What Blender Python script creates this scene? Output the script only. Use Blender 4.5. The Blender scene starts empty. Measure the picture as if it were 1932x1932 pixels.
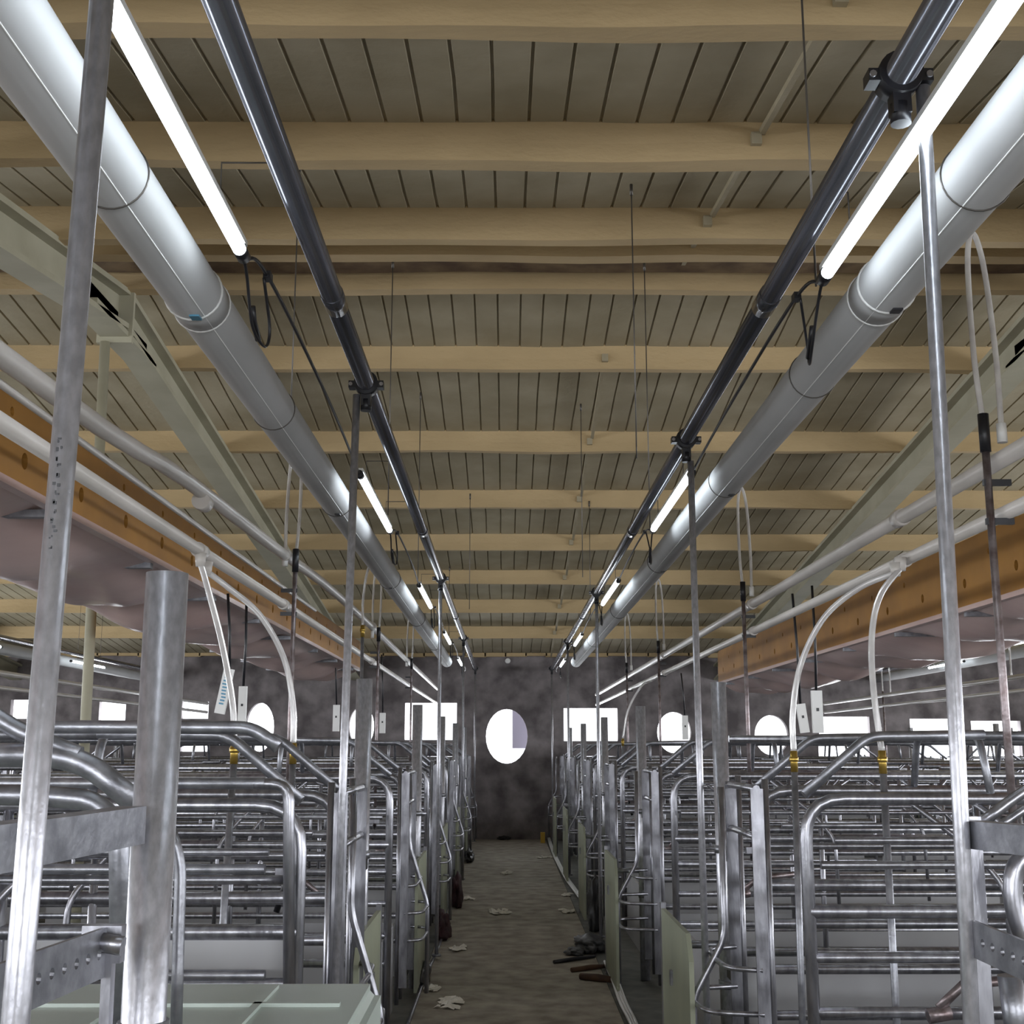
import bpy, bmesh, math, random
from mathutils import Vector, Matrix, noise
random.seed(7)
S = bpy.context.scene
C = S.collection
F = 2300.0
H = 1.3
PITCH = math.atan(444/F); YAW = math.atan(12/F)
W_ = Vector((math.sin(YAW)*math.cos(PITCH), math.cos(YAW)*math.cos(PITCH), math.sin(PITCH)))
R_ = Vector((math.cos(YAW), -math.sin(YAW), 0))
U_ = R_.cross(W_)
def at(px, py, Y):
    d = W_ + R_*((px-966)/F) + U_*((966-py)/F)
    d = d*(Y/d.y)
    return Vector((d.x, d.y, d.z+H))
cam = bpy.data.objects.new('camera', bpy.data.cameras.new('camera'))
C.objects.link(cam)
cam.data.sensor_width = 36; cam.data.lens = F/1932*36; cam.data.clip_start = .02
cam.matrix_world = Matrix.Translation((0,0,H)) @ Matrix((R_, U_, -W_)).transposed().to_4x4()
S.camera = cam

# ------------------------------------------------------------ materials
def mat(name, col, rough=.5, metal=0, col2=None, scale=8, bump=0, bscale=40, spec=.5, trans=0, stretch=None, detail=4, lo=.35, hi=.65):
    m = bpy.data.materials.new(name); m.use_nodes = True
    n = m.node_tree.nodes; l = m.node_tree.links
    b = n['Principled BSDF']
    b.inputs['Base Color'].default_value = (*col, 1)
    b.inputs['Roughness'].default_value = rough
    b.inputs['Metallic'].default_value = metal
    b.inputs['Specular IOR Level'].default_value = spec
    if trans: b.inputs['Transmission Weight'].default_value = trans
    tc = n.new('ShaderNodeTexCoord'); src = tc.outputs['Object']
    if stretch:
        mp = n.new('ShaderNodeMapping'); mp.inputs['Scale'].default_value = stretch
        l.new(src, mp.inputs[0]); src = mp.outputs[0]
    if col2:
        t = n.new('ShaderNodeTexNoise'); t.inputs['Scale'].default_value = scale; t.inputs['Detail'].default_value = detail
        r = n.new('ShaderNodeValToRGB'); r.color_ramp.elements[0].position = lo; r.color_ramp.elements[1].position = hi
        r.color_ramp.elements[0].color = (*col, 1); r.color_ramp.elements[1].color = (*col2, 1)
        l.new(src, t.inputs[0]); l.new(t.outputs[0], r.inputs[0]); l.new(r.outputs[0], b.inputs['Base Color'])
    if bump:
        t = n.new('ShaderNodeTexNoise'); t.inputs['Scale'].default_value = bscale; t.inputs['Detail'].default_value = 5
        q = n.new('ShaderNodeBump'); q.inputs['Strength'].default_value = bump; q.inputs['Distance'].default_value = .01
        l.new(src, t.inputs[0]); l.new(t.outputs[0], q.inputs['Height']); l.new(q.outputs[0], b.inputs['Normal'])
    return m
def emis(name, col, s):
    m = bpy.data.materials.new(name); m.use_nodes = True
    b = m.node_tree.nodes['Principled BSDF']
    b.inputs['Base Color'].default_value = (*col, 1)
    b.inputs['Emission Color'].default_value = (*col, 1); b.inputs['Emission Strength'].default_value = s
    return m
M = dict(
 galv = mat('galvanised_steel', (.25,.25,.275), .3, .88, (.42,.42,.46), 45, .06, 120, stretch=(1,1,.25)),
 pole = mat('highlit_galvanised_tube', (.36,.36,.39), .31, .68, (.50,.50,.545), 90, .05, 150, stretch=(1,1,.5)),  # lighter copy of galv: highlight on poles and posts put into the colour
 galvd = mat('weathered_galvanised_steel', (.22,.225,.25), .36, .8, (.36,.365,.40), 30, .06, 100),
 rod = mat('stained_steel', (.17,.13,.13), .35, .8, (.34,.30,.31), 30, .08, 100),
 dark = mat('dark_feed_tube', (.10,.105,.125), .2, .75, (.22,.22,.25), 5, 0, stretch=(1,.3,1)),
 black = mat('black_plastic', (.012,.012,.016), .38),
 duct = mat('white_pvc_duct', (.46,.46,.465), .62, 0, (.39,.39,.39), 2, 0),
 pvc = mat('white_pvc_pipe', (.62,.58,.55), .32, 0, (.52,.49,.46), 3, .03, 30),
 panel = mat('grey_pvc_panel', (.40,.40,.42), .45, 0, (.33,.33,.34), 2, .02, 8),
 green = mat('dirty_green_panel', (.34,.36,.26), .5, 0, (.25,.265,.20), 2.5, .05, 12),
 lid = mat('pale_green_lid', (.50,.56,.52), .35, 0, (.42,.48,.44), 3, .03, 20),
 brass = mat('brass', (.62,.42,.10), .3, .9),
 hose = mat('clear_hose', (.86,.85,.84), .12, 0, (.68,.66,.66), 14, 0, trans=.45),
 wire = mat('wire_steel', (.12,.11,.10), .4, .6),
 white = mat('white_plastic', (.78,.78,.77), .4),
 sheet = mat('roof_sheet_foam', (.32,.275,.18), .8, 0, (.40,.35,.245), 2.6, .25, 28),
 foam = mat('cream_spray_foam', (.54,.405,.225), .85, 0, (.455,.34,.185), 3, .5, 30, stretch=(.5,1,1)),
 brown = mat('brown_foam_gap', (.10,.06,.035), .9, 0, (.22,.15,.08), 5, .4, 20),
 rafter = mat('cream_painted_rafter', (.42,.40,.30), .6, 0, (.35,.33,.24), 3, .1, 20),
 conc = mat('aisle_concrete', (.25,.22,.175), .85, 0, (.42,.38,.31), 7, .35, 60, detail=9),
 slat = mat('pen_slats', (.10,.10,.09), .7, 0, (.16,.16,.14), 9),
 wall = mat('soot_grey_wall', (.10,.088,.092), .9, 0, (.26,.235,.24), 3.2, .35, 30, detail=8),
 side = mat('side_wall_render', (.36,.34,.30), .85, 0, (.28,.27,.24), 2),
 orange = mat('ochre_board', (.50,.24,.045), .55, 0, (.38,.18,.035), 3, .08, 14),
 pink = mat('pink_film', (.78,.58,.54), .25, 0, (.66,.46,.43), 2.2, .3, 4),
 paper = mat('crumpled_paper', (.85,.81,.72), .8, 0, (.72,.68,.6), 20),
 rag = mat('black_rag_and_hole_shade', (.012,.013,.014), .45, 0, (.03,.03,.032), 12, .3, 30),  # rags, and the black sheet standing in for shade behind duct holes
 maroon = mat('maroon_sack', (.06,.018,.025), .7, 0, (.03,.012,.015), 12, .3, 30),
 wood = mat('brown_stick', (.12,.06,.03), .7, 0, (.06,.03,.02), 12),
 outside = mat('lavender_shutter', (.60,.58,.72), .7),
 blue = mat('blue_print', (.10,.30,.45), .5),
 yellow = mat('yellow_tape', (.65,.42,.06), .5),
 tube = emis('lamp_tube_glow', (.84,.93,1.0), 13),
)
# ------------------------------------------------------------ mesh builder
class MB:
    def __init__(s): s.bm = bmesh.new()
    def box(s, c, size, rot=None):
        m = Matrix.Translation(c)
        if rot is not None: m = m @ rot.to_4x4()
        r = bmesh.ops.create_cube(s.bm, size=1, matrix=m @ Matrix.Diagonal((*size, 1)))
        return s
    def boxes(s, lo, hi):
        lo, hi = Vector(lo), Vector(hi); return s.box((lo+hi)/2, hi-lo)
    def beam(s, a, b, w, h, up=(0,0,1)):          # box bar from a to b
        a, b = Vector(a), Vector(b); z = (b-a).normalized(); x = Vector(up).cross(z)
        if x.length < 1e-4: x = Vector((1,0,0)).cross(z)
        x.normalize(); y = z.cross(x)
        return s.box((a+b)/2, (w, h, (b-a).length), Matrix((x, y, z)).transposed())
    def tube(s, pts, r, seg=10, caps=True, hollow=False):
        P = [Vector(p) for p in pts]; rs = r if isinstance(r, (list, tuple)) else [r]*len(P)
        prev = None; rings = []
        for i, p in enumerate(P):
            t = (P[min(i+1, len(P)-1)]-P[max(i-1, 0)]).normalized()
            if prev is None:
                a = Vector((0,0,1)) if abs(t.z) < .9 else Vector((1,0,0))
                n = (a-t*a.dot(t)).normalized()
            else: n = (prev-t*prev.dot(t)).normalized()
            prev = n; b = t.cross(n)
            k = 1.0
            if 0 < i < len(P)-1:
                c = (P[i+1]-p).normalized().dot((p-P[i-1]).normalized()); k = 1/max(.6, math.sqrt((1+c)/2))
            rings.append([s.bm.verts.new(p+(n*math.cos(q)+b*math.sin(q))*rs[i]*(k if len(P) < 4 else 1)) for q in [2*math.pi*j/seg for j in range(seg)]])
        for A, B in zip(rings, rings[1:]):
            for j in range(seg):
                f = s.bm.faces.new((A[j], A[(j+1)%seg], B[(j+1)%seg], B[j])); f.smooth = True
        if caps: s.bm.faces.new(rings[0][::-1]); s.bm.faces.new(rings[-1])
        return s
    def pipe(s, pts, r, fil=.08, seg=10, n=5, **k): return s.tube(fillet(pts, fil, n), r, seg, **k)
    def ring(s, c, axis, R, r, seg=20, a0=0, a1=2*math.pi):
        c = Vector(c); z = Vector(axis).normalized(); x = z.orthogonal().normalized(); y = z.cross(x)
        pts = [c+(x*math.cos(a0+(a1-a0)*i/seg)+y*math.sin(a0+(a1-a0)*i/seg))*R for i in range(seg+1)]
        return s.tube(pts, r, 6)
    def build(s, name, m, parent=None):
        me = bpy.data.meshes.new(name); bmesh.ops.recalc_face_normals(s.bm, faces=s.bm.faces[:])
        s.bm.to_mesh(me); s.bm.free()
        me.materials.append(M[m] if isinstance(m, str) else m)
        o = bpy.data.objects.new(name, me); C.objects.link(o)
        if parent: o.parent = parent
        return o
def fillet(pts, rad, n=5):
    P = [Vector(p) for p in pts]
    if len(P) < 3: return P
    out = [P[0]]
    for i in range(1, len(P)-1):
        a, b, c = P[i-1], P[i], P[i+1]; u = (a-b); v = (c-b)
        q = min(rad, u.length*.48, v.length*.48); u.normalize(); v.normalize()
        s0, s1 = b+u*q, b+v*q
        for k in range(n+1):
            t = k/n; out.append(s0*(1-t)**2+b*2*t*(1-t)+s1*t*t)
    out.append(P[-1]); return out
def smooth_path(pts, n=8):
    P = [Vector(p) for p in pts]; P = [P[0]*2-P[1]]+P+[P[-1]*2-P[-2]]; out = []
    for i in range(1, len(P)-2):
        for k in range(n):
            t = k/n; a, b, c, d = P[i-1:i+3]
            out.append(.5*((2*b)+(c-a)*t+(2*a-5*b+4*c-d)*t*t+(3*b-a-3*c+d)*t**3))
    out.append(P[-2]); return out
def tag(o, label=None, cat=None, group=None, kind=None):
    if label: o['label'] = label
    if cat: o['category'] = cat
    if group: o['group'] = group
    if kind: o['kind'] = kind
    return o
def empty(name, loc, label=None, cat=None, group=None):
    o = bpy.data.objects.new(name, None); C.objects.link(o); o.location = loc; o.empty_display_size = .05
    return tag(o, label, cat, group)
def struct(o): o['kind'] = 'structure'; return o
def kids(o): return [c for c in bpy.data.objects if c.parent == o]
KID = {}
def copy_tree(o, parent=None, top=True):
    c = o.copy(); C.objects.link(c); c.parent = parent
    if o not in KID: KID[o] = kids(o)
    for ch in KID[o]: copy_tree(ch, c, False)
    return c
def local(parent, pts):
    L = Vector(parent.location); return [Vector(p)-L for p in pts]
ORD = ['nearest','second','third','fourth','fifth','sixth','seventh','eighth','ninth','tenth','eleventh','twelfth']

def holed_sheet(name, outer, holes, thick, m, mtx, parent=None):
    cu = bpy.data.curves.new(name+'_c', 'CURVE'); cu.dimensions = '2D'; cu.fill_mode = 'BOTH'; cu.extrude = thick/2
    for pl in [outer]+holes:
        sp = cu.splines.new('POLY'); sp.points.add(len(pl)-1); sp.use_cyclic_u = True
        for p, q in zip(sp.points, pl): p.co = (q[0], q[1], 0, 1)
    t = bpy.data.objects.new('tmp', cu); C.objects.link(t)
    dg = bpy.context.evaluated_depsgraph_get(); me = bpy.data.meshes.new_from_object(t.evaluated_get(dg))
    bpy.data.objects.remove(t); me.name = name; me.materials.clear(); me.materials.append(M[m]); me.transform(mtx)
    for p in me.polygons: p.use_smooth = False
    o = bpy.data.objects.new(name, me); C.objects.link(o)
    if parent: o.parent = parent
    return o
def ell(cx, cy, rx, ry, n=28): return [(cx+rx*math.cos(2*math.pi*i/n), cy+ry*math.sin(2*math.pi*i/n)) for i in range(n)]
def rect(x0, y0, x1, y1): return [(x0,y0),(x1,y0),(x1,y1),(x0,y1)]

# ------------------------------------------------------------ setting
WY = 18.1; XW = 9.0; YB = -4.0
RY, RZ = 6.62, 4.02; SN, SF = .145, .119
def roofz(y): return RZ-(RY-y)*SN if y < RY else RZ-(y-RY)*SF
struct(MB().boxes((-.47,YB,-.1), (.57,WY,0)).build('floor', 'conc'))
struct(MB().boxes((.575,YB,-.1), (XW,WY,-.005)).build('floor_right', 'slat'))
struct(MB().boxes((-XW,YB,-.1), (-.475,WY,-.005)).build('floor_left', 'slat'))
def ceil():
    b = MB(); xs = []; x = -XW
    while x < XW:
        xs += [(x, 0), (x+.122, 0), (x+.127, .012), (x+.133, .012), (x+.138, 0)]; x += .14
    for (y0, y1) in ((YB, RY), (RY, WY)):
        ys = [y0+(y1-y0)*i/24 for i in range(25)]
        grid = [[b.bm.verts.new((px+.006*noise.noise(Vector((px*3, y*2, 0))), y, roofz(y)+dz+.008*noise.noise(Vector((px*2, y*1.7, 3))))) for px, dz in xs] for y in ys]
        for A, B in zip(grid, grid[1:]):
            for j in range(len(xs)-1): b.bm.faces.new((A[j], A[j+1], B[j+1], B[j]))
    b.boxes((-XW,YB,4.4), (XW,WY,4.45))
    return struct(b.build('ceiling', 'sheet'))
ceil()
def purlin(y, h, w, mtl='foam', n=1):
    b = MB(); z = roofz(y); seg = 90; rings = []
    for i in range(seg+1):
        x = -XW+2*XW*i/seg
        e = .012*noise.noise(Vector((x*1.3, y, 1))); g = .012*noise.noise(Vector((x*1.7, y, 5))); q = .02*noise.noise(Vector((x*1.1, y, 9)))
        rings.append([b.bm.verts.new(v) for v in ((x, y-w/2+g, z+.06), (x, y-w/2+g+.01, z-h*.5+e), (x, y-w/2+g-.005, z-h+e), (x, y+w/2+q, z-h+e+.004), (x, y+w/2+g, z+.06))])
    for A, B in zip(rings, rings[1:]):
        for j in range(4):
            f = b.bm.faces.new((A[j], A[j+1], B[j+1], B[j])); f.smooth = j == 0
    return struct(b.build('trim_%d' % n, mtl))
def roofy(py, h):
    d = W_ + U_*((966-py)/F); t = d.z/d.y
    yn = (RZ-H-RY*SN-h)/(t-SN); yf = (RZ-H+RY*SF-h)/(t+SF)
    return yn if yn < RY and t > SN+.02 else yf
PUR = [(-2.4,.17),(-1.2,.17),(.0,.17),(1.2,.17),(2.2,.17)]+[(roofy(q, .17)-.04, .17) for q in (75, 320, 462)]+[(roofy(q, .155)-.04, .155) for q in (705,857,962,1041,1105,1158,1206)]
k = 1
for y, h in PUR:
    purlin(y, h, .08, n=k)
    if 1 < y:
        y2 = [p[0] for p in PUR if p[0] > y]; y2 = y2[0] if y2 else WY
        xs_ = 1.02-.004*k if y < RY else .55+.12
        r = MB(); r.beam((xs_-.02, y+.05, roofz(y)-.06), (xs_+.0, min(y2, RY if y < RY < y2 else y2)-.05, roofz(min(y2, RY if y < RY < y2 else y2))-.05), .022, .022)
        r.box((xs_-.02, y-.05, roofz(y)-.08), (.04,.03,.05))
        struct(r.build('trim_%d' % (40+k), 'sheet'))
    k += 1
purlin(roofy(494,.12)-.05, .12, .10, n=20); purlin(RY-.02, .17, .09, n=21); purlin((roofy(494,.12)+RY)/2, .06, .28, 'brown', n=22)
# rafters along the aisle
def rafter(x, n):
    b = MB()
    for y0, y1 in ((YB, RY), (RY, WY)):
        for dz, w, h in ((-.17, .16, .03), (-.37, .16, .03), (-.27, .03, .2)):
            b.beam((x, y0, roofz(y0)+dz), (x, y1, roofz(y1)+dz), w, h)
    b.box((x, RY, RZ-.42), (.16, 1.1, .03)); b.box((x, RY, RZ-.36), (.03, 1.1, .14)); b.box((x, RY, RZ-.30), (.2,.03,.34))
    for s in (-1, 1):
        b.box((x+s*.05, RY-.03, RZ-.40), (.03,.05,.03))
    struct(b.build('trim_%d' % n, 'rafter'))
rafter(-2.22, 25); rafter(3.15, 26); rafter(-7.2, 27); rafter(8.1, 28)
# gable wall with its openings (x, z)
def wz(px, py): v = at(px, py, WY); return v.x, v.z
def wrect(a, b, c, d):
    x0, z0 = wz(a, d); x1, z1 = wz(c, b); return rect(x0, z0, x1, z1)
def well(cx, cy, rx, ry):
    x, z = wz(cx, cy); return ell(x, z, rx*WY/F*1.02, ry*WY/F*1.02)
OPEN = [well(956,1389,38,49), wrect(763,1326,862,1396), wrect(1064,1336,1165,1398), well(1272,1382,31,37), well(1456,1387,31,36),
        wrect(1546,1352,1640,1390), wrect(1546,1408,1640,1446), wrect(1722,1356,1802,1450), wrect(1838,1360,1925,1452), well(1592+380,1400,30,36),
        well(490,1372,26,44), well(682,1371,23,37), wrect(342,1324,394,1356), wrect(340,1394,392,1418), wrect(183,1324,238,1400), wrect(18,1320,76,1356), wrect(-90,1320,-20,1400)]
holed_sheet('wall_far', [(-XW,-.1),(XW,-.1),(XW,2.9),(-XW,2.9)], OPEN, .12, 'wall',
            Matrix.Translation((0, WY+.06, 0)) @ Matrix.Rotation(math.radians(90), 4, 'X'))
struct(bpy.data.objects['wall_far'])
# ragged foam lip where roof meets the wall
b = MB()
for i in range(60):
    x = -XW+.15+i*.3; b.box((x, WY-.03, 2.665+.025*noise.noise(Vector((x*2,0,0)))), (.32,.1,.10+.05*noise.noise(Vector((x*3,5,0)))))
struct(b.build('trim_30', 'foam'))
def side_wall(s, name):
    hs = [rect(-3.0+i*3.2, .95, -.6+i*3.2, 2.15) for i in range(6)]
    o = holed_sheet(name, [(YB,-.1),(WY,-.1),(WY,4.3),(YB,4.3)], hs, .12, 'side',
        Matrix.Translation((s*(XW+.06), 0, 0)) @ Matrix.Rotation(math.radians(90), 4, 'Z') @ Matrix.Rotation(math.radians(90), 4, 'X'))
    struct(o)
side_wall(-1, 'wall_left'); side_wall(1, 'wall_right')
hs = [rect(x, .9, x+1.9, 2.3) for x in (-7.6, -5.0, -2.7, 1.0, 3.4, 6.0)]  # unseen openings behind the camera, added to let fill light in
struct(holed_sheet('wall_back', [(-XW,-.1),(XW,-.1),(XW,4.3),(-XW,4.3)], hs, .12, 'side', Matrix.Translation((0, YB-.06, 0)) @ Matrix.Rotation(math.radians(90), 4, 'X')))
# pale shutter outside the round opening
x0, z0 = wz(967, 1412); x1, z1 = wz(1010, 1330)
struct(MB().boxes((x0, WY+.3, z0), (x1+.1, WY+.34, z1+.1)).build('window_1', 'outside'))
x0, z0 = wz(996, 1240)
b = MB(); xx, zz = wz(958, 1247); b.tube([(xx, WY+.01, zz), (xx, WY-.04, zz)], [.045,.035], 12)
tag(b.build('wall_plug', 'white'), 'small white plug on the dark far wall above the round opening', 'plug')

# ------------------------------------------------------------ overhead lines
def line(name, x, z, r, y0, y1, m, label, cat, seg=20, jit=0):
    o = empty(name, (x, y0, z), label, cat)
    MB().tube([(0,0,0), (0,(y1-y0)/2,jit), (0,y1-y0,0)], r, seg).build('tube', m, o)
    return o
SIDE = {-1: 'left', 1: 'right'}
DX = {-1: -.43, 1: .655}; LX = {-1: -.545, 1: .69}; UX = {-1: -.70, 1: .84}; PX = {-1: -.95, 1: 1.27}
CL = {-1: [1.1, 3.62, 8.0, 12.5, 17.4], 1: [1.86, 4.3, 8.75, 12.9, 17.4]}
for s in (-1, 1):
    sd = SIDE[s]
    fp = line('feed_pipe', DX[s], 2.4, .0265, -2.5, 17.7, 'dark', 'dark steel feed pipe running overhead along the %s side of the aisle' % sd, 'pipe')
    for yc in (2.9, 6.2, 10.4, 14.8):
        MB().tube([(0, yc-.05+2.5, 0), (0, yc+.05+2.5, 0)], .029, 16).build('coupling', 'dark', fp)
    for i, y in enumerate(CL[s]):
        y_ = y+2.5
        b = MB(); b.tube([(0,y_-.022,0),(0,y_+.022,0)], .037, 18)
        b.box((-.036,y_,-.004), (.035,.034,.022)); b.box((.036,y_,-.004), (.035,.034,.022))
        b.box((0,y_,-.045), (.03,.03,.05)); b.tube([(0,y_,-.05),(0,y_,-.085)], .017, 12)
        c = b.build('pipe_clamp', 'black', fp)
        for q in (-1, 1): MB().tube([(q*.047,y_-.02,-.004),(q*.047,y_+.02,-.004)], .006, 8).build('bolt', 'galv', c)
        # support pole
        top = Vector((DX[s], y, 2.4-.06)); zb = .02
        p = empty('support_pole', (DX[s], y, zb), None, 'pole', 'support poles along the aisle')
        lean = 0
        if (s, i) == (-1, 0): top = at(197, -60, 1.1); bot = at(24, 1990, 1.1)
        elif (s, i) == (1, 0): top = at(1741, 165, 1.86); bot = at(1836, 1990, 1.86)
        elif (s, i) == (-1, 1): top = at(673, 745, 3.62); bot = at(630, 1950, 3.62)
        elif (s, i) == (1, 1): top = at(1303, 870, 4.3); bot = at(1335, 1950, 4.3)
        else: bot = Vector((top.x*1.0, y, .02))
        if bot.z > .02:
            bot = top+(bot-top)*((top.z-.02)/(top.z-bot.z))
        p.location = bot
        MB().tube([(0,0,0), top-bot], [.0118,.0118], 16).build('shaft', 'pole', p)
        MB().tube([(0,0,0),(0,0,.012)], .03, 16).build('foot', 'galvd', p)
        p['label'] = '%s upright galvanised support pole of the %s feed pipe, counted from the camera' % (ORD[i], sd)
        if (s, i) == (-1, 0):
            mk = MB(); za = at(110, 1035, 1.1).z-bot.z; zb_ = at(110, 820, 1.1).z-bot.z
            for j in range(13):
                t = (za+(zb_-za)*j/13)/(top-bot).z; c_ = (top-bot)*t+Vector((.0005, -.0117, 0))
                for q in range(2): mk.box(c_+Vector((random.uniform(-.0025,.0025), 0, random.uniform(-.002,.002))), (random.uniform(.001,.0035), .0008, random.uniform(.0012,.004)))
            mk.build('stamp', 'black', p)
    # hanging wires
    for i, y in enumerate([4.55, 6.1, 8.2, 10.4, 12.8] if s < 0 else [2.75, 4.85, 6.15, 8.4, 10.6]):
        wx = {(-1,0): -.83, (-1,1): -.6}.get((s, i), DX[s]-.12*s if i % 2 else LX[s]+.05*s)
        w = MB(); w.tube([(wx, y, roofz(y)-.14), (wx, y, 2.46 if i % 2 else 2.38)], .0028, 6)
        w.tube([(wx, y, roofz(y)-.15), (wx, y, roofz(y)-.10)], .007, 6)
        tag(w.build('hanging_wire', 'wire'), 'thin %s wire hanging from the roof over the %s feed line' % (ORD[i], sd), 'wire', 'hanger wires')
    # duct
    d = line('air_duct', UX[s], 2.3, .063, -2.5, 14.6, 'duct', 'long white round duct running overhead along the %s side of the aisle' % sd, 'duct', 32)
    for i, y in enumerate([2.02, 2.62, 3.55, 4.95, 7.3, 9.6, 12.0] if s < 0 else [2.02, 2.57, 3.2, 4.55, 6.6, 9.0, 11.6]):
        yy = y+2.5
        wide = i == 1
        for dy in ((-.03, .05) if wide else (0,)):
            MB().ring((0, yy+dy, 0), (0,1,0), .0645, .0028 if wide else .0018, 28).build('hose_clamp', 'white' if wide else 'wire', d)
        if wide: MB().tube([(0,yy-.03,0),(0,yy+.05,0)], .0645, 30).build('sleeve', 'duct', d)
        if i in (1, 3, 4):
            MB().box((.012, yy-.045, -.0645), (.022,.028,.004)).build('outlet', 'blue' if (wide and s < 0) else 'black', d)
    MB().tube([(.0635*-.45*s,0,-.0635*.89),(.0635*-.45*s,17.1,-.0635*.89)], .0012, 5).build('seam', 'white', d)
    # lamps
    Ls = [(-1.9,-.7),(1.17,2.37),(4.45,5.65),(7.62,8.85),(10.8,12.0),(14.0,15.2)]
    if s > 0: Ls = [(-1.9,-.7),(1.3,2.49),(4.42,5.62),(7.4,8.65),(11.0,12.2),(14.2,15.4)]
    for i, (a, c) in enumerate(Ls):
        if s > 0 and i in (1, 2, 3): pass
        o = empty('tube_lamp', (LX[s], a, 2.3), ('glowing tube lamp behind the camera on the %s lamp row' % sd) if i == 0 else '%s glowing white tube lamp in view in the row left of the %s feed pipe' % (ORD[i-1], sd) if s < 0 else '%s glowing white tube lamp in view in the row right of the %s feed pipe' % (ORD[i-1], sd), 'lamp', 'tube lamps over the aisle')
        MB().tube([(0,.02,0),(0,c-a-.02,0)], .0135, 14).build('glow_tube', 'tube', o)
        for e in (0, c-a): MB().tube([(0,e-.022,0),(0,e+.022,0)], .0145, 14).build('end_cap', 'black', o)
        MB().box((0,(c-a)/2,.02), (.022,c-a,.012)).build('backing_strip', 'white', o)
        for e in (.2, c-a-.2): MB().tube([(0,e,.02),(0,e,.1),((DX[s]-LX[s]),e,.1)], .0015, 5).build('hanger', 'wire', o)
        if i > 0:
            nx = Ls[i+1][0] if i+1 < len(Ls) else c+1.2
            o2 = (lambda q: q)
            L = empty('lamp_cable', (LX[s], c, 2.3), 'black power cable running on from the %s lamp of the %s row' % (ORD[i-1], sd), 'cable', 'lamp power cables')
            pass
            MB().tube(smooth_path([(0,.02,0),(.02*-s,.18,.02),(.03*-s,(nx-c)*.5,-.01),(.0,nx-c-.02,0)]), .0042, 6).build('cord', 'black', L)
            MB().tube(smooth_path([(0,.02,0),(0,.06,-.03),(0,.13,-.11),(.012,.21,-.13),(.016,.235,-.08),(.012*-s,.17,.015)]), .0035, 6).build('loop', 'black', L)
            MB().tube([(0,.12,-.07),(0,.14,-.095),(.003,.18,-.125)], .007, 8).build('plug', 'black', L)
            MB().box((.02*-s,.175,.02), (.016,.03,.016)).build('splitter', 'black', L)
    # pvc water pipes
    up = line('water_pipe', PX[s], H+.724, .0225, -2.5, 17.2, 'pvc', 'thicker upper white water pipe on the %s' % sd, 'pipe', 18)
    if s < 0:
        for c_ in list(up.children if False else [q for q in bpy.data.objects if q.parent == up]): bpy.data.objects.remove(c_)
        MB().tube(smooth_path([(0,0,-.03),(0,4.7,0),(0,6.04,.056),(0,7.48,.082),(0,9.42,.12),(0,14,.10),(0,19.7,.08)], 4), .0225, 18).build('tube', 'pvc', up)
    lo = line('water_pipe', PX[s], H+(.60 if s < 0 else .585), .0185, -2.5, 17.2, 'pvc', 'lower white water pipe below the thicker one on the %s' % sd, 'pipe', 18)
    if s < 0: th = line('conduit', PX[s]-.02, H+.685, .008, -2.5, 6.2, 'pvc', 'thin white conduit between the two left water pipes', 'conduit', 10)
    for y in ([3.75, 5.2, 8.7] if s < 0 else [3.85, 6.25, 9.8]):
        for o, r in ((up, .0225), (lo, .0185)):
            zz_ = (.03 if y < 4 else .09 if y < 6 else .125) if (s < 0 and o is up) else 0; MB().tube([(0,y+2.5-.03,zz_),(0,y+2.5+.03,zz_)], r+.005, 16).build('tee_fitting', 'pvc', o)
# ------------------------------------------------------------ water drops
def hose(pts, r=.0085): return MB().tube(smooth_path(pts), r, 10)
def loop_drop(s, y, i):
    x = PX[s]; ix = x-s*.045
    o = empty('water_drop', (ix, y, .75), '%s looped clear hose and thin steel drop pipe on the %s water pipe' % (ORD[i], SIDE[s]), 'water line', 'looped water drops')
    L = lambda X, Y, Z: Vector((X-ix, Y-y, Z-.75))
    hose([L(x, y, H+.79), L(x-s*.0, y, H+1.0), L(x-s*.01, y+.01, H+1.25), L(ix+s*.012, y+.01, H+1.34), L(ix-s*.01, y, H+1.25), L(ix-s*.012, y, H+1.0), L(ix, y, H+.80)], .0075).build('hose', 'hose', o)
    MB().tube([L(ix, y, H+.82), L(ix, y, .75)], .010, 10).build('drop_pipe', 'rod', o)
    MB().tube([L(ix, y, H+.84), L(ix, y, H+.74)], .014, 10).build('connector', 'black', o)
    for zz_ in (.66, .56): MB().box(L((ix+x)/2, y, H+zz_), (.07,.012,.016)).build('bracket', 'black', o)
    MB().tube([L(x, y, H+.765), L(x, y, H+.815)], .013, 10).build('valve', 'white', o)
    c = MB(); c.tube([L(ix, y-.0, .77), L(ix-s*.0, y, .74), L(ix+s*.03, y, .64)], .013, 8); c.build('nipple', 'black', o)
    MB().box(L(ix, y-.015, .80), (.07,.03,.03)).build('clip', 'galv', o)
for s in (-1, 1):
    for i, y in enumerate([5.2, 8.7, 11.8] if s < 0 else [3.02, 6.25, 9.8, 12.4]): loop_drop(s, y, i)
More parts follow.
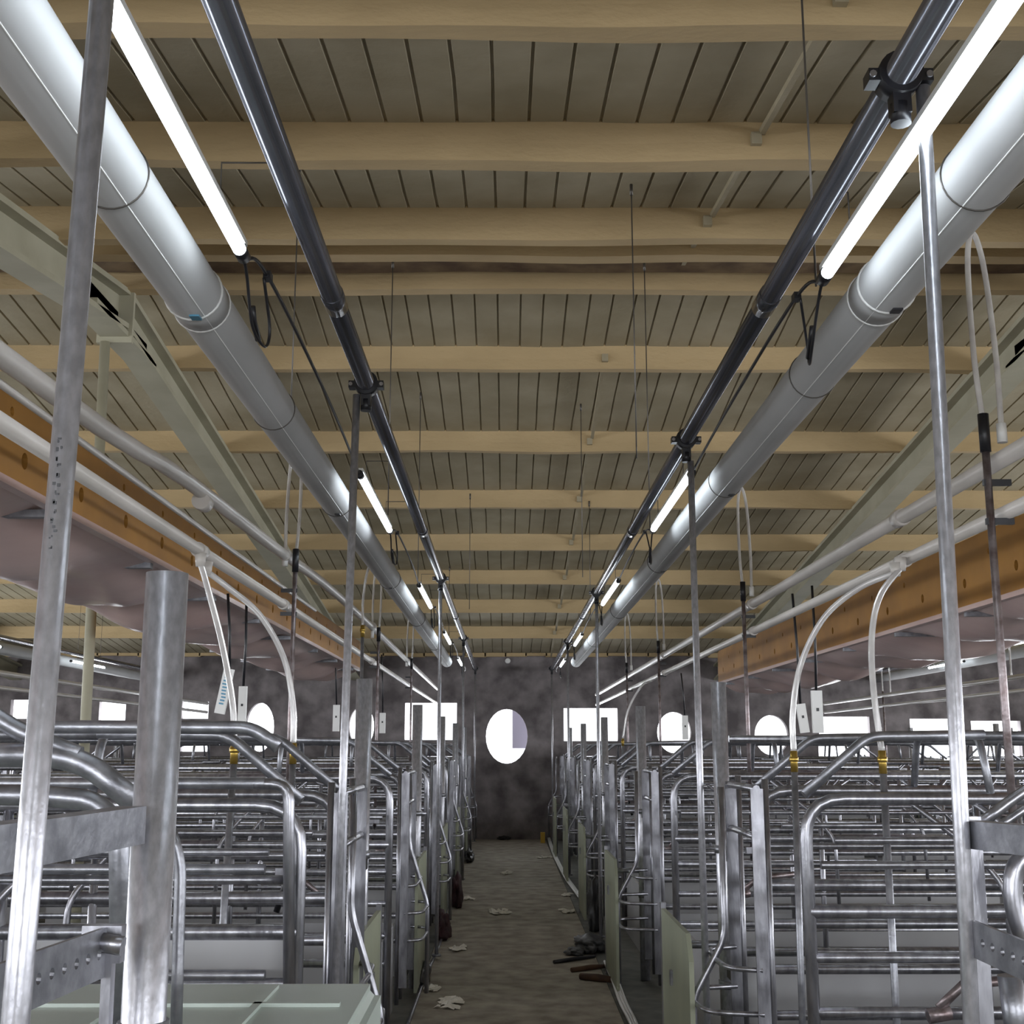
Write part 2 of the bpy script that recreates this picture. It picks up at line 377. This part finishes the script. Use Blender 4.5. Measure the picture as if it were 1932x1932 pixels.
def hose_drop(name, label, src, mid, brass, bottom, hr=.0095, rr=.0105):
    o = empty('water_drop', bottom, label, 'water line')
    L = lambda v: Vector(v)-bottom
    hose([L(src)]+[L(m) for m in mid]+[L(brass+Vector((0,0,.02)))], hr).build('hose', 'hose', o)
    if src.y < 6: MB().tube([L(Vector(src))+Vector((0,0,-.012)), L(Vector(src))+Vector((.0,0,.03))], [.014,.019], 12).build('valve', 'pvc', o)
    c = MB(); c.tube([L(brass+Vector((0,0,.03))), L(brass-Vector((0,0,.035)))], .0115, 8); c.tube([L(brass+Vector((0,0,.012))), L(brass-Vector((0,0,.004)))], .0145, 6); c.build('fitting', 'brass', o)
    d = brass-bottom
    MB().tube([L(brass-Vector((0,0,.02))), Vector((0,0,0))], rr, 12).build('drop_pipe', 'galvd', o)
def pt(px, py, Y): return at(px, py, Y)
def floorward(a, b_, z):   # extend a->b down to height z
    return a+(b_-a)*((a.z-z)/(a.z-b_.z))
LY = 3.6
hose_drop('', 'clear hose ending in brass, the left one of the left pair', pt(378,1062,3.72), [pt(392,1110,3.7), pt(418,1210,3.65), pt(438,1320,3.6)], pt(442,1418,LY), floorward(pt(442,1418,LY), pt(408,1932,LY), .01))
hose_drop('', 'clear hose arching rightward on the left side, ending in brass beside its straighter twin', pt(390,1078,3.78), [pt(430,1108,3.8), pt(490,1160,3.85), pt(535,1240,3.9), pt(553,1330,3.9)], pt(553,1420,3.9), floorward(pt(553,1420,3.9), pt(536,1880,3.9), .01))
hose_drop('', 'clear hose arching leftward on the right side, ending in brass on the farther steel pipe', pt(1690,1080,3.75), [pt(1620,1110,3.8), pt(1555,1165,3.85), pt(1512,1250,3.9), pt(1496,1340,3.9)], pt(1498,1435,3.9), floorward(pt(1498,1435,3.9), pt(1514,1932,3.9), .01))
hose_drop('', 'clear hose dropping down beside the right pole to a brass fitting', pt(1700,1070,3.75), [pt(1660,1125,3.7), pt(1645,1200,3.65), pt(1648,1300,3.6)], pt(1665,1436,3.55), floorward(pt(1665,1436,3.55), pt(1692,1932,3.55), .01))
hose_drop('', 'distant clear hose arching from the right lower water pipe', pt(1230,1284,11), [pt(1210,1295,11), pt(1185,1340,11)], pt(1175,1400,11), floorward(pt(1175,1400,11), pt(1175,1560,11), .2))
hose_drop('', 'distant white hose curving down from the left lamp row', pt(712,1040,6.6), [pt(694,1075,6.6), pt(685,1130,6.6)], pt(684,1190,6.6), floorward(pt(684,1190,6.6), pt(676,1560,6.6), .5), .007, .009)

# ------------------------------------------------------------ perforated ducts with film bellies
def film_duct(s, xf, xb, z0, z1, y0, y1, holes, label):
    o = empty('board_duct', (xf, y0, z0), label, 'duct')
    ln = y1-y0; hh = z1-z0
    mtx = Matrix.Rotation(math.radians(90), 4, 'Z') @ Matrix.Rotation(math.radians(90), 4, 'X')
    holed_sheet('side_board', rect(0, 0, ln, hh), holes, .018, 'orange', mtx, o)
    MB().box((-s*.004, ln/2, -.012), (.03, ln, .02)).build('bottom_edge', 'pink', o)
    w = abs(xb-xf)
    MB().boxes((min(s*.014,s*.02), .02, 0), (max(s*.014,s*.02), ln-.02, hh)).build('hole_shade_sheet', 'rag', o)  # black sheet added to paint the shade seen through the holes
    b = MB(); b.boxes((s*w-.01, 0, 0), (s*w+.01, ln, hh)); b.boxes((min(0,s*w), -.01, 0), (max(0,s*w), .01, hh)); b.boxes((min(0,s*w), ln-.01, 0), (max(0,s*w), ln+.01, hh)); b.build('back_board', 'orange', o)
    MB().boxes((min(0,s*w), 0, hh), (max(0,s*w), ln, hh+.015)).build('top_board', 'orange', o)
    b = MB(); nx, ny = 26, 90; g = []
    for i in range(ny+1):
        row = []
        for j in range(nx+1):
            u = j/nx; y = ln*i/ny
            ph = (y % .95)/.95
            sag = .10*math.sin(math.pi*min(1,u*1.0))*(.30+.70*math.sin(math.pi*ph)**.6)+.05*noise.noise(Vector((u*3, y*2.2, s)))*math.sin(math.pi*u)**.5
            row.append(b.bm.verts.new((s*u*w, y, -.012-sag)))
        g.append(row)
    for A, B in zip(g, g[1:]):
        for j in range(nx): b.bm.faces.new((A[j], A[j+1], B[j+1], B[j])).smooth = True
    b.build('film_belly', 'pink', o)
    for i in range(int(ln/.95)+1):
        MB().beam((0, i*.95, -.03), (s*w, i*.95, -.03), .03, .02).build('cross_slat', 'galvd', o)
    return o
def hl(ln, rows):
    h = []
    for z, off, sp, rx, ry in rows:
        y = off
        while y < ln-.15: h.append(ell(y, z, rx, ry, 12)); y += sp
    return h
film_duct(-1, -1.23, -1.93, H+.65, H+.86, -1.5, 10.3, hl(11.8, [(.063,.32,.42,.02,.022),(.166,.37,.45,.012,.012)]), 'ochre perforated board duct with sagging pink film on the left')
film_duct(1, 1.95, 2.75, H+.585, H+.85, -1.5, 11.2, hl(12.7, [(.095,.25,.53,.018,.021),(.19,.5,.53,.012,.014)]), 'ochre perforated board duct with sagging pink film on the right')
# hanging lamps' cords with plug boxes
def cord_box(a, b_, Y, w, h, rot, label, m='white', txt=False):
    top = pt(*a, Y); bot = pt(*b_, Y)
    o = empty('controller', bot, label, 'controller')
    MB().tube([top-bot, (top-bot)*.5+Vector((.004,0,0)), (0,0,0)], .006, 6).build('cord', 'black', o)
    rm = Matrix.Rotation(rot, 3, 'Y')
    MB().box(rm @ Vector((0,0,-h/2)), (w, .02, h), rm).build('case', m, o)
    if txt:
        mk = MB()
        for j in range(9): mk.box(rm @ Vector((random.uniform(-.004,.004), -.0115, -h*.2-h*.65*j/9)), (w*.45, .002, h*.035), rm)
        mk.build('lettering', 'blue', o)
    else: MB().box(rm @ Vector((0,-.011,-h*.45)), (w*.25,.003,w*.3), rm).build('switch', 'black', o)
cord_box((430,1120), (433,1262), 5.2, .042, .19, .18, 'slanting white controller with blue lettering hanging left of the clear hose', txt=True)
cord_box((465,1140), (459,1295), 5.4, .035, .18, 0, 'upright white controller on a black cord, beside the lettered slanting one')
cord_box((630,1200), (635,1330), 9.5, .05, .2, 0, 'small white controller hanging left of the second left pole')
cord_box((720,1235), (722,1345), 10.5, .05, .17, 0, 'small pale controller hanging right of the second left pole')
cord_box((1495,1120), (1510,1328), 5.6, .04, .13, -.12, 'small pale controller beside the taller one on the right')
cord_box((1532,1105), (1540,1303), 5.6, .048, .19, 0, 'taller pale controller on a black cord on the right')
cord_box((1285,1270), (1292,1350), 10.5, .05, .2, 0, 'pale controller hanging by the round opening right of the aisle')

a_ = at(205, 800, 6.6); o = empty('roof_column', (a_.x, a_.y, 0), 'slim grey column rising to the left roof beam behind the water pipes', 'column')
MB().tube([(0,0,0),(-.05,0,3.55)], .028, 16).build('shaft', 'rafter', o)
MB().box((0,0,.01), (.16,.16,.02)).build('base_plate', 'galvd', o)
G = Vector(o.location); p0 = at(32,1063,6.5)-G; p1 = at(352,1082,6.5)-G
c = MB(); c.beam(p0, p1, .035, .04); c.build('cross_bar', 'galvd', o)
for p0 in ((120,1092),(268,1100)):
    c = MB(); c.beam(at(*p0,6.5)-G, at(194,1135,6.5)-G, .025, .025); c.build('brace', 'galvd', o)
p0 = at(1620,1215,7.2); p1 = at(1846,1203,7.2); c = MB(); c.beam(p0-p1, Vector((0,0,0)), .03, .03)
o = c.build('hanger_bar', 'galvd'); o.location = p1; tag(o, 'straight metal bar under the pink film of the right board duct', 'bar')
# ------------------------------------------------------------ farrowing pens
def pen_proto(s, px_, name='farrowing_pen', back=False):
    """origin at post foot; +u outward is s*x; y runs from post (0) away from the camera"""
    o = empty(name, (0,0,0))
    X = lambda u: s*u
    # post
    p = MB().tube([(0,0,0),(0,0,1.54)], .029, 18).build('post', 'pole', o)
    for z in (.45, .92): MB().tube([(0,0,z),(0,0,z+.028)], .0335, 18).build('post_collar', 'galvd', p)
    # partition
    pan = MB(); pan.boxes((min(X(.06),X(2.05)), -.012, .06), (max(X(.06),X(2.05)), .012, .56)); pan = pan.build('partition_board', 'panel', o)
    MB().tube([(X(.03),0,.575),(X(2.08),0,.575)], .014, 10).build('cap_rail', 'galv', o)
    MB().tube([(X(.03),0,.30),(X(2.08),0,.30)], .012, 10).build('partition_rail', 'galv', o)
    # aisle board on the near side of the post
    bx = X(-.2) if s > 0 else X(-.03)
    db = .23 if s > 0 else .4
    q = holed_sheet('aisle_board', [(a+db,b_) for a,b_ in ((-.72,.03),(-.02,.03),(-.02,.70),(-.66,.70),(-.72,.62))], [], .016, 'green',
        Matrix.Translation((bx,0,0)) @ Matrix.Rotation(math.radians(90), 4, 'Z') @ Matrix.Rotation(math.radians(90), 4, 'X'), o)
    MB().box((bx-s*.012, -.3+db, .5), (.01,.03,.05)).build('latch', 'galvd', q)
    MB().box((bx, -.01+db, .36), (.02,.03,.72)).build('board_channel', 'galv', o)
    if s > 0: MB().tube([(X(-.2),0,.6),(0,0,.6)], .014, 10).build('stay', 'galvd', o)
    # low aisle wall along the crate
    MB().boxes((min(X(.05),X(.066)), .05, .03), (max(X(.05),X(.066)), 1.95, .44)).build('kick_board', 'panel', o)
    # crate sides
    for y, rail_r in ((1.40 if s < 0 else 1.55, .0145), (2.08 if s < 0 else 2.2, .0155)):
        side = MB().pipe([(X(.03),y,.06),(X(.03),y,1.16),(X(2.0),y,1.16)], .0175, .11, 12).build('crate_side', 'galv', o)
        for z in (.86, .74, .60, .46, .34):
            MB().tube([(X(.03),y,z),(X(2.0),y,z)], rail_r if z != .86 else .019, 10).build('rail', 'galv', side)
        for u in (.75, 2.0): MB().tube([(X(u),y,.06),(X(u),y,1.16)], .013, 10).build('upright', 'galv', side)
        MB().boxes((min(X(.08),X(2.0)), y+.03, .16), (max(X(.08),X(2.0)), y+.04, .42)).build('side_board', 'panel', side)
        # sloping top bar
        MB().pipe([(X(.03),y,1.17),(X(.22),y+.02,1.33),(X(.55),y+.02,1.335)], .014, .04, 10).build('raised_bar', 'galvd', side)
        for u in (.5, 1.15):
            MB().pipe([(X(u),y,1.15),(X(u+.22),y-.03,.97),(X(u+.30),y-.07,.86),(X(u+.30),y-.09,.5)], .009, .05, 8).build('anti_crush_bar', 'galv', side)
        MB().pipe([(X(1.62),y-.02,1.15),(X(1.48),y-.03,.985),(X(.06),y-.03,.985)], .011, .07, 8).build('bent_bar', 'galv', side)
        MB().pipe([(X(.9),y-.02,1.15),(X(.75),y-.03,1.05),(X(.10),y-.03,1.05)], .009, .05, 8).build('bent_bar', 'galv', side)
    # high cross rail
    ya, yb = (1.40, 2.08) if s < 0 else (1.55, 2.2)
    MB().tube([(X(.45),ya+.4,1.335),(X(2.05),ya+.4,1.335)], .015, 12).build('top_rail', 'galvd', o)
    for u in (.55, 1.9): MB().pipe([(X(u),ya,1.17),(X(u),ya+.06,1.335),(X(u),yb-.06,1.335),(X(u),yb,1.17)], .012, .05, 8).build('bridge_bar', 'galvd', o)
    # basket gate bulging to the aisle
    ga, gb, gc = (1.92, 2.42, 2.22) if s < 0 else (2.06, 2.52, 2.26)
    ox = -.0 if s < 0 else -.19; dx_ = -.10 if s < 0 else -.0; tx = 0 if s < 0 else -.08
    for y in (ga, gb):
        MB().boxes((min(X(-.02),X(.02)), y-.004, .14), (max(X(-.02),X(.02)), y+.004, 1.17)).build('gate_strap', 'galv', o)
        MB().tube([(X(.03),y+.012,.06),(X(.03),y+.012,1.20)], .011, 10).build('gate_frame', 'galv', o)
    MB().pipe([(X(tx),gc,1.17),(X(tx),gc,.80 if s < 0 else .69),(X(ox+dx_),gc,.50),(X(ox+dx_),gc,.06)], .0115, .04, 10).build('bulge_bar', 'galv', o)
    for z, k_ in ((.62,.6),(.49,1),(.36,1)):
        xx = X((ox+dx_)*k_)
        MB().pipe([(X(0),ga,z),(xx*.9+X(0)*.1,ga+.04,z+.0),(xx,gc,z),(xx*.9+X(0)*.1,gb-.04,z),(X(0),gb,z)], .0085, .06, 8).build('gate_hoop', 'galv', o)
    for z in (1.17, 1.02): MB().tube([(X(.0),ga,z),(X(.0),gb,z)], .012, 8).build('gate_rail', 'galv', o)
    MB().tube([(X(.0),gb+.05,.3),(X(.0),gb+.05,1.18)], .010, 8).build('hinge_rod', 'galvd', o)
    for z in (.52, .92): MB().box((X(.01),gb+.06,z), (.05,.09,.035)).build('hinge_block', 'black', o)
    # drinker bits
    b = MB(); b.tube([(X(.35),1.5,.62),(X(.42),1.5,.68),(X(.6),1.48,.70)], .013, 8); b.tube([(X(.32),1.5,.60),(X(.38),1.5,.61)], .02, 8); b.build('drinker', 'rod', o)
    t = MB(); t.pipe([(X(.25),.3,.05),(X(.25),.3,.40),(X(.42),.3,.40),(X(.42),.3,.05)], .007, .03, 8); t.build('small_hoop', 'galv', o)
    return o
Y0 = {-1: 1.70, 1: 1.92}; FX = {-1: -.505, 1: .80}
# first pens of each side start at k=0; proto copies
protos = {s: pen_proto(s, 0) for s in (-1, 1)}
used = set()
def put_pen(s, x, y, label, grp, rot=0):
    if s in used: o = copy_tree(protos[s])
    else: o = protos[s]; KID[o] = kids(o); used.add(s)
    o.location = (x, y, 0); o['label'] = label; o['category'] = 'pen'; o['group'] = grp
    return o
for s in (-1, 1):
    for kx in range(6):
        pn = put_pen(s, FX[s]+(.03 if (s, kx) == (-1, 0) else 0), Y0[s]+2.7*kx, '%s galvanised farrowing pen from the camera along the %s of the aisle' % (ORD[kx], SIDE[s]), 'pens along the %s of the aisle' % SIDE[s])
        if (s, kx) == (1, 0): rightmost = pn
    if s > 0:
        for q in [c for c in bpy.data.objects if c.parent == protos[1] and c.name.startswith('post')]:
            pass
    # second row backing onto the first, and third row beyond the next aisle
    for r, (xo, ss) in enumerate(((FX[s]+s*4.25, -s), (FX[s]+s*5.5, s))):
        for kx in range(5):
            y = Y0[s]+2.7*(kx+1)
            if abs(xo)-2.2 > y*.46+.6: continue
            put_pen(ss, xo, y, '%s farrowing pen from the front in the %s row away on the %s' % (ORD[kx], ('second','third')[r], SIDE[s]), '%s row of pens on the %s' % (('second','third')[r], SIDE[s]))
    # service lines over the next aisle
    xa = FX[s]+s*4.4
    line('feed_pipe', xa, 2.35, .0265, 2, 18.1, 'dark', 'distant feed pipe over the next aisle on the %s' % SIDE[s], 'pipe', 12)
    line('water_pipe', xa-s*.75, H+.60, .0225, 2, 17.2, 'pvc', 'distant white water pipe far on the %s' % SIDE[s], 'pipe', 12)
    line('water_pipe', xa-s*.75, H+.48, .0185, 2, 17.2, 'pvc', 'distant lower white water pipe far on the %s' % SIDE[s], 'pipe', 12)
    line('air_duct', xa+s*.3, 2.3, .063, 2, 18.1, 'duct', 'distant white duct over the next aisle on the %s' % SIDE[s], 'duct', 20)
    for i, a in enumerate((4.6, 7.8, 11.0, 14.2)):
        o = empty('tube_lamp', (xa+s*.12, a, 2.28), '%s tube lamp over the distant aisle on the %s' % (ORD[i], SIDE[s]), 'lamp', 'tube lamps over the next aisles')
        MB().tube([(0,.02,0),(0,1.18,0)], .0135, 10).build('glow_tube', 'tube', o)
        for e in (0, 1.2): MB().tube([(0,e-.02,0),(0,e+.02,0)], .0145, 10).build('end_cap', 'black', o)
        for e in (.2, 1.0): MB().tube([(0,e,.01),(0,e,roofz(a+e)-2.28)], .002, 5).build('hanger', 'wire', o)
    for i, y in enumerate((7.5, 11.0, 14.5)):
        x = xa-s*.75
        o = empty('water_drop', (x, y, .75), '%s small looped hose on the distant water pipe on the %s' % (ORD[i], SIDE[s]), 'water line', 'distant looped water drops')
        hose([(0,0,1.15),(0,0,1.45),(.02,0,1.62),(.045,0,1.68),(.07,0,1.62),(.09,0,1.45),(.09,0,1.17)], .009).build('hose', 'hose', o)
        MB().tube([(0,0,1.2),(0,0,0)], .012, 8).build('drop_pipe', 'rod', o)

pz = [c for c in kids(rightmost) if c.name.startswith('post')]
for c in pz:                       # this post stands outside the frame
    for q in kids(c): bpy.data.objects.remove(q)
    bpy.data.objects.remove(c)
# ------------------------------------------------------------ foreground gates
def fg_post(): pass
g = empty('farrowing_pen', at(290, 1932, 1.45), 'nearest pen gate at the left edge with square arm and drilled arm', 'pen')
G = Vector(g.location)
def fp_(lst): return [Vector(at(*p))-G for p in lst]
P = fp_([(250,1556,1.66),(110,1580,1.45),(-90,1612,1.2)])
c = MB(); c.beam(P[0], P[1], .036, .048); c.beam(P[1], P[2], .036, .048); c.build('square_arm', 'galvd', g)
MB().pipe(fp_([(-60,1425,1.9),(150,1425,1.9),(262,1520,1.9)]), .0185, .06, 14).build('raised_bar', 'galvd', g)
MB().pipe(fp_([(-60,1500,2.0),(60,1500,2.0),(180,1510,2.0),(225,1560,2.0),(228,1940,2.0)]), .0165, .05, 14).build('gate_frame', 'galvd', g)
MB().pipe(fp_([(-80,1290,1.9),(10,1370,1.9),(150,1425,1.9)]), .014, .05, 12).build('stay', 'galvd', g)
# drilled arm
A = at(212,1790,1.64); B = at(-80,1905,1.25)
L_ = (B-A).length; dx = (B-A).normalized(); upv = Vector((0,0,1)); upv = (upv-dx*upv.dot(dx)).normalized(); nv = dx.cross(upv)
mt = Matrix((dx, upv, nv)).transposed().to_4x4(); mt.translation = A-G
holed_sheet('drilled_arm', rect(0,-.03,L_,.03), [ell(.05+.034*i, 0, .0065, .0065, 12) for i in range(int((L_-.07)/.034))], .006, 'galvd', mt, g)
mt2 = mt.copy(); mt2.translation = A-G-nv*.02
c = MB(); c.box(at(195,1780,1.62)-G, (.05,.02,.045)); c.build('hinge_plate', 'galv', g)
c = MB(); c.tube(fp_([(175,1775,1.6),(232,1785,1.6)]), .012, 8); c.build('hinge_pin', 'galv', g)
c = MB(); c.beam(*fp_([(206,1800,1.62),(196,2000,1.62)]), .018, .012); c.build('strap', 'galv', g)
MB().pipe(fp_([(322,1565,1.78),(341,1630,1.78),(337,1760,1.78),(331,1990,1.78)]), .0085, .06, 8).build('rear_rod', 'galvd', g)
MB().pipe(fp_([(60,1371,2.6),(478,1373,2.6),(525,1410,2.6)]), .014, .05, 12).build('top_rail', 'galvd', g)
for y_, r_ in ((1478,.014),(1640,.0125),(1840,.0125)):
    MB().tube(fp_([(-80,y_,3.05),(500,y_,3.05)]), r_, 12).build('rail', 'galvd', g)
MB().pipe(fp_([(480,1478,3.05),(545,1480,3.05),(545,1940,3.05)]), .014, .09, 12).build('end_hoop', 'galv', g)
c = MB(); c.boxes(at(-80,1925,3.1)-G-Vector((0,0,.02)), at(560,1745,3.11)-G+Vector((0,.012,0))); c.build('board', 'panel', g)

g = empty('farrowing_pen', at(1860, 1932, 1.7), 'nearest pen gate at the right edge with square arm and drilled arm', 'pen')
G = Vector(g.location)
c = MB(); P = fp_([(1826,1573,1.9),(1990,1590,1.65)]); c.beam(P[0], P[1], .03, .04); c.build('square_arm', 'galvd', g)
MB().pipe(fp_([(1840,1562,1.95),(1920,1500,1.95),(2020,1440,1.95)]), .009, .05, 12).build('stay', 'galv', g)
MB().pipe(fp_([(1870,1570,1.97),(1935,1525,1.97),(2020,1470,1.97)]), .007, .05, 12).build('stay', 'galv', g)
c = MB(); c.beam(*fp_([(1832,1540,1.92),(1862,2010,1.92)]), .022, .022); c.build('gate_frame', 'galv', g)
MB().pipe(fp_([(2000,1590,1.85),(1915,1620,1.85),(1908,1700,1.85),(1935,1780,1.85),(1990,1800,1.85)]), .014, .06, 12).build('round_handle', 'galv', g)
A = at(1840,1772,1.85); B = at(2010,1845,1.6)
L_ = (B-A).length; dx = (B-A).normalized(); upv = Vector((0,0,1)); upv = (upv-dx*upv.dot(dx)).normalized(); nv = dx.cross(upv)
mt = Matrix((dx, upv, nv)).transposed().to_4x4(); mt.translation = A-G
holed_sheet('drilled_arm', rect(0,-.026,L_,.026), [ell(.03+.03*i, 0, .006, .006, 12) for i in range(int((L_-.05)/.03))], .006, 'galvd', mt, g)
MB().tube(fp_([(1905,1840,1.9),(1925,1990,1.9)]), .018, 12).build('lower_post', 'galvd', g)
# wide frame of rails seen right
for y_, r_ in ((1394,.0115),):
    MB().tube(fp_([(1375,y_,5.6),(2050,y_+2,5.6)]), .016, 12).build('top_rail', 'galv', g)

# pale lid box at the lower left
Lb = empty('creep_box', at(500, 1990, 2.3), 'pale green plastic creep box lid in the lower left corner', 'box'); G = Vector(Lb.location)
zt = at(700,1866,2.35).z
x1 = at(708,1900,2.3).x; x0 = x1-1.35
b = MB(); b.boxes((x0-G.x, 1.72-G.y, zt-.30-G.z), (x1-G.x, 2.42-G.y, zt-G.z))
bmesh.ops.bevel(b.bm, geom=b.bm.edges[:], offset=.02, segments=3, affect='EDGES')
b.build('lid', 'lid', Lb)
for i in range(5): MB().box((x0+.2+i*.24-G.x, 2.07-G.y, zt+.002-G.z), (.014,.58,.008)).build('rib', 'lid', Lb)
MB().box(((x0+x1)/2-G.x, 2.2-G.y, zt+.002-G.z), (1.25,.014,.008)).build('rib', 'lid', Lb)

# ------------------------------------------------------------ litter on the aisle
def scrap(px, py, n, w, label, m='paper', cat='paper'):
    a = at(px, py, 5); t = H/(H-a.z); X, Y = a.x*t, a.y*t
    o = MB(); rnd = random.Random(px)
    for i in range(n):
        cx, cy = rnd.uniform(-w, w)*.5, rnd.uniform(-w, w)*1.1
        r = rnd.uniform(.018, .042); vs = []
        k_ = 7; ct = o.bm.verts.new((cx, cy, .012+rnd.uniform(0,.016)))
        for j in range(k_):
            q = 2*math.pi*j/k_; rr = r*rnd.uniform(.5, 1.3); vs.append(o.bm.verts.new((cx+rr*math.cos(q), cy+rr*1.5*math.sin(q), .003+rnd.uniform(0,.014))))
        for j in range(k_): o.bm.faces.new((ct, vs[j], vs[(j+1)%k_]))
    ob = o.build('paper_scrap', m); ob.location = (X, Y, 0.0); tag(ob, label, cat, 'paper scraps on the aisle')
    sm = ob.modifiers.new('thick', 'SOLIDIFY'); sm.thickness = .0015
scrap(848, 1895, 16, .11, 'largest crumpled paper scrap at the lower left of the aisle')
scrap(862, 1790, 9, .09, 'faint pale paper scrap left of centre above the largest one')
scrap(942, 1722, 15, .13, 'pale scrap cluster in the middle of the aisle')
scrap(885, 1697, 7, .07, 'small scrap beside the left gates, near the maroon sack')
scrap(957, 1648, 9, .15, 'thin pale scrap in the middle of the far aisle')
scrap(1072, 1722, 10, .11, 'pale scrap at the right aisle edge above the black rags')
scrap(1028, 1618, 9, .17, 'pale scrap by the right gates far down the aisle')
scrap(1070, 1690, 4, .05, 'tiny yellowish scrap just above the right edge scrap')
scrap(815, 1868, 5, .05, 'faint tiny scrap left of the largest paper')
def lump(px, py, w, d, h, m, name, label, cat, seed):
    a = at(px, py, 5); t = H/(H-a.z); b = MB()
    bmesh.ops.create_icosphere(b.bm, subdivisions=4, radius=1)
    for v in b.bm.verts:
        n_ = 1+.45*noise.noise(v.co*1.6+Vector((seed,0,0)))+.18*noise.noise(v.co*5+Vector((0,seed,0)))
        v.co = Vector((v.co.x*w*n_, v.co.y*d*n_, max(0, v.co.z*.5*n_+.35)*h))
    for f in b.bm.faces: f.smooth = True
    o = b.build(name, m); o.location = (a.x*t, a.y*t, 0); return tag(o, label, cat)
lump(1112, 1790, .10, .25, .09, 'rag', 'rag_heap', 'black plastic rag heap on the right of the aisle floor', 'rag', 1)
lump(1086, 1800, .06, .10, .045, 'rag', 'rag_heap', 'smaller black lump left of the rag heap', 'rag', 5)
o = lump(1122, 1755, .055, .10, .42, 'rag', 'sack', 'black plastic sack standing against the right gate behind the rag heap', 'sack', 3)
lump(862, 1710, .045, .22, .30, 'maroon', 'sack', 'maroon sack slumped against the left gates', 'sack', 7)
lump(836, 1770, .05, .18, .22, 'maroon', 'sack', 'dark maroon sack nearer the camera than its neighbour on the left', 'sack', 9)
lump(800, 1850, .035, .22, .12, 'rag', 'rag_heap', 'black rag tucked under the left gate', 'rag', 11)
lump(885, 1625, .05, .3, .16, 'rag', 'rag_heap', 'black bundle at the far left gates', 'rag', 13)
lump(950, 1584, .09, .12, .06, 'rag', 'rag_heap', 'small dark heap at the foot of the far wall', 'rag', 15)
def fl(px, py, z=.012):
    a = at(px, py, 5); t = (H-z)/(H-a.z); return Vector((a.x*t, a.y*t, z))
for i, (a, c, r, m, lb) in enumerate((((1045,1815),(1122,1805),.011,'black','black stick lying across the aisle under the rag heap'), ((1078,1830),(1150,1822),.013,'wood','brown stick beside the black stick'), ((1095,1842),(1165,1850),.018,'wood','thicker brown stick nearest the camera on the right'))):
    A, B = fl(*a, r), fl(*c, r); o = MB().tube([(0,0,0),(B-A)*.5+Vector((0,0,.003)),B-A], [r,r*1.2,r*.8], 8).build('stick', m); o.location = A; tag(o, lb, 'stick')
# white cable bundles along the right edge
for i, (pl, lb) in enumerate((([(1145,1815),(1160,1850),(1175,1890),(1195,1932),(1215,1990)], 'white rope lying along the right aisle edge in front'), ([(1035,1580),(1045,1610),(1065,1650),(1082,1675),(1104,1705)], 'white rope along the right aisle edge far back'))):
    pts = [fl(*p, .02) for p in pl]; b = MB()
    for q in (-.014, 0, .014): b.tube(smooth_path([p-pts[0]+Vector((q, 0, .006*random.random())) for p in pts]), .009, 6)
    o = b.build('rope', 'white'); o.location = pts[0]; tag(o, lb, 'rope')
pts = [fl(*p, .012) for p in [(770,1932),(800,1850),(830,1780),(850,1720)]]
o = MB().tube(smooth_path([p-pts[0] for p in pts]), .009, 6).build('cable', 'galvd'); o.location = pts[0]; tag(o, 'grey cable lying along the left aisle edge', 'cable')
A = fl(1024, 1590, .0); o = MB().box((0,0,.07), (.06,.1,.14)).build('tape_marker', 'yellow'); o.location = A; tag(o, 'small yellow object by the right gates near the far wall', 'marker')

# ------------------------------------------------------------ light
w = bpy.data.worlds.new('w'); S.world = w; w.use_nodes = True
w.node_tree.nodes['Background'].inputs[0].default_value = (.92,.95,1,1); w.node_tree.nodes['Background'].inputs[1].default_value = 3.2
def area(loc, rot, sx, sy, e, col=(.93,.96,1)):
    l = bpy.data.lights.new('daylight_fill', 'AREA'); l.shape = 'RECTANGLE'; l.size = sx; l.size_y = sy; l.energy = e; l.color = col
    o = bpy.data.objects.new('daylight_fill', l); C.objects.link(o); o.location = loc; o.rotation_euler = rot; return o
for x in (-6.65,-4.05,-1.75,1.95,4.35,6.95):
    area((x, YB-.2, 1.6), (math.radians(90),0,0), 1.9, 1.4, 70)  # area lamps added at the unseen back openings to brighten the interior
for s in (-1, 1):
    for i in range(6):
        area((s*(XW+.2), -1.8+i*3.2, 1.55), (0, math.radians(90*s), 0), 1.2, 2.4, 95)
for (px0, py0, px1, py1) in ((763,1326,862,1396),(1064,1336,1165,1398),(1546,1352,1640,1446),(1722,1356,1802,1450),(1838,1360,1925,1452),(183,1324,238,1400),(342,1324,394,1420)):
    xa_, za_ = wz(px0, py1); xb_, zb2 = wz(px1, py0)
    area(((xa_+xb_)/2, WY+.5, (za_+zb2)/2), (math.radians(-90),0,0), xb_-xa_+.3, zb2-za_+.3, 32)
S.view_settings.view_transform = 'Standard'; S.view_settings.look = 'None'; S.view_settings.exposure = 0; S.view_settings.gamma = 1
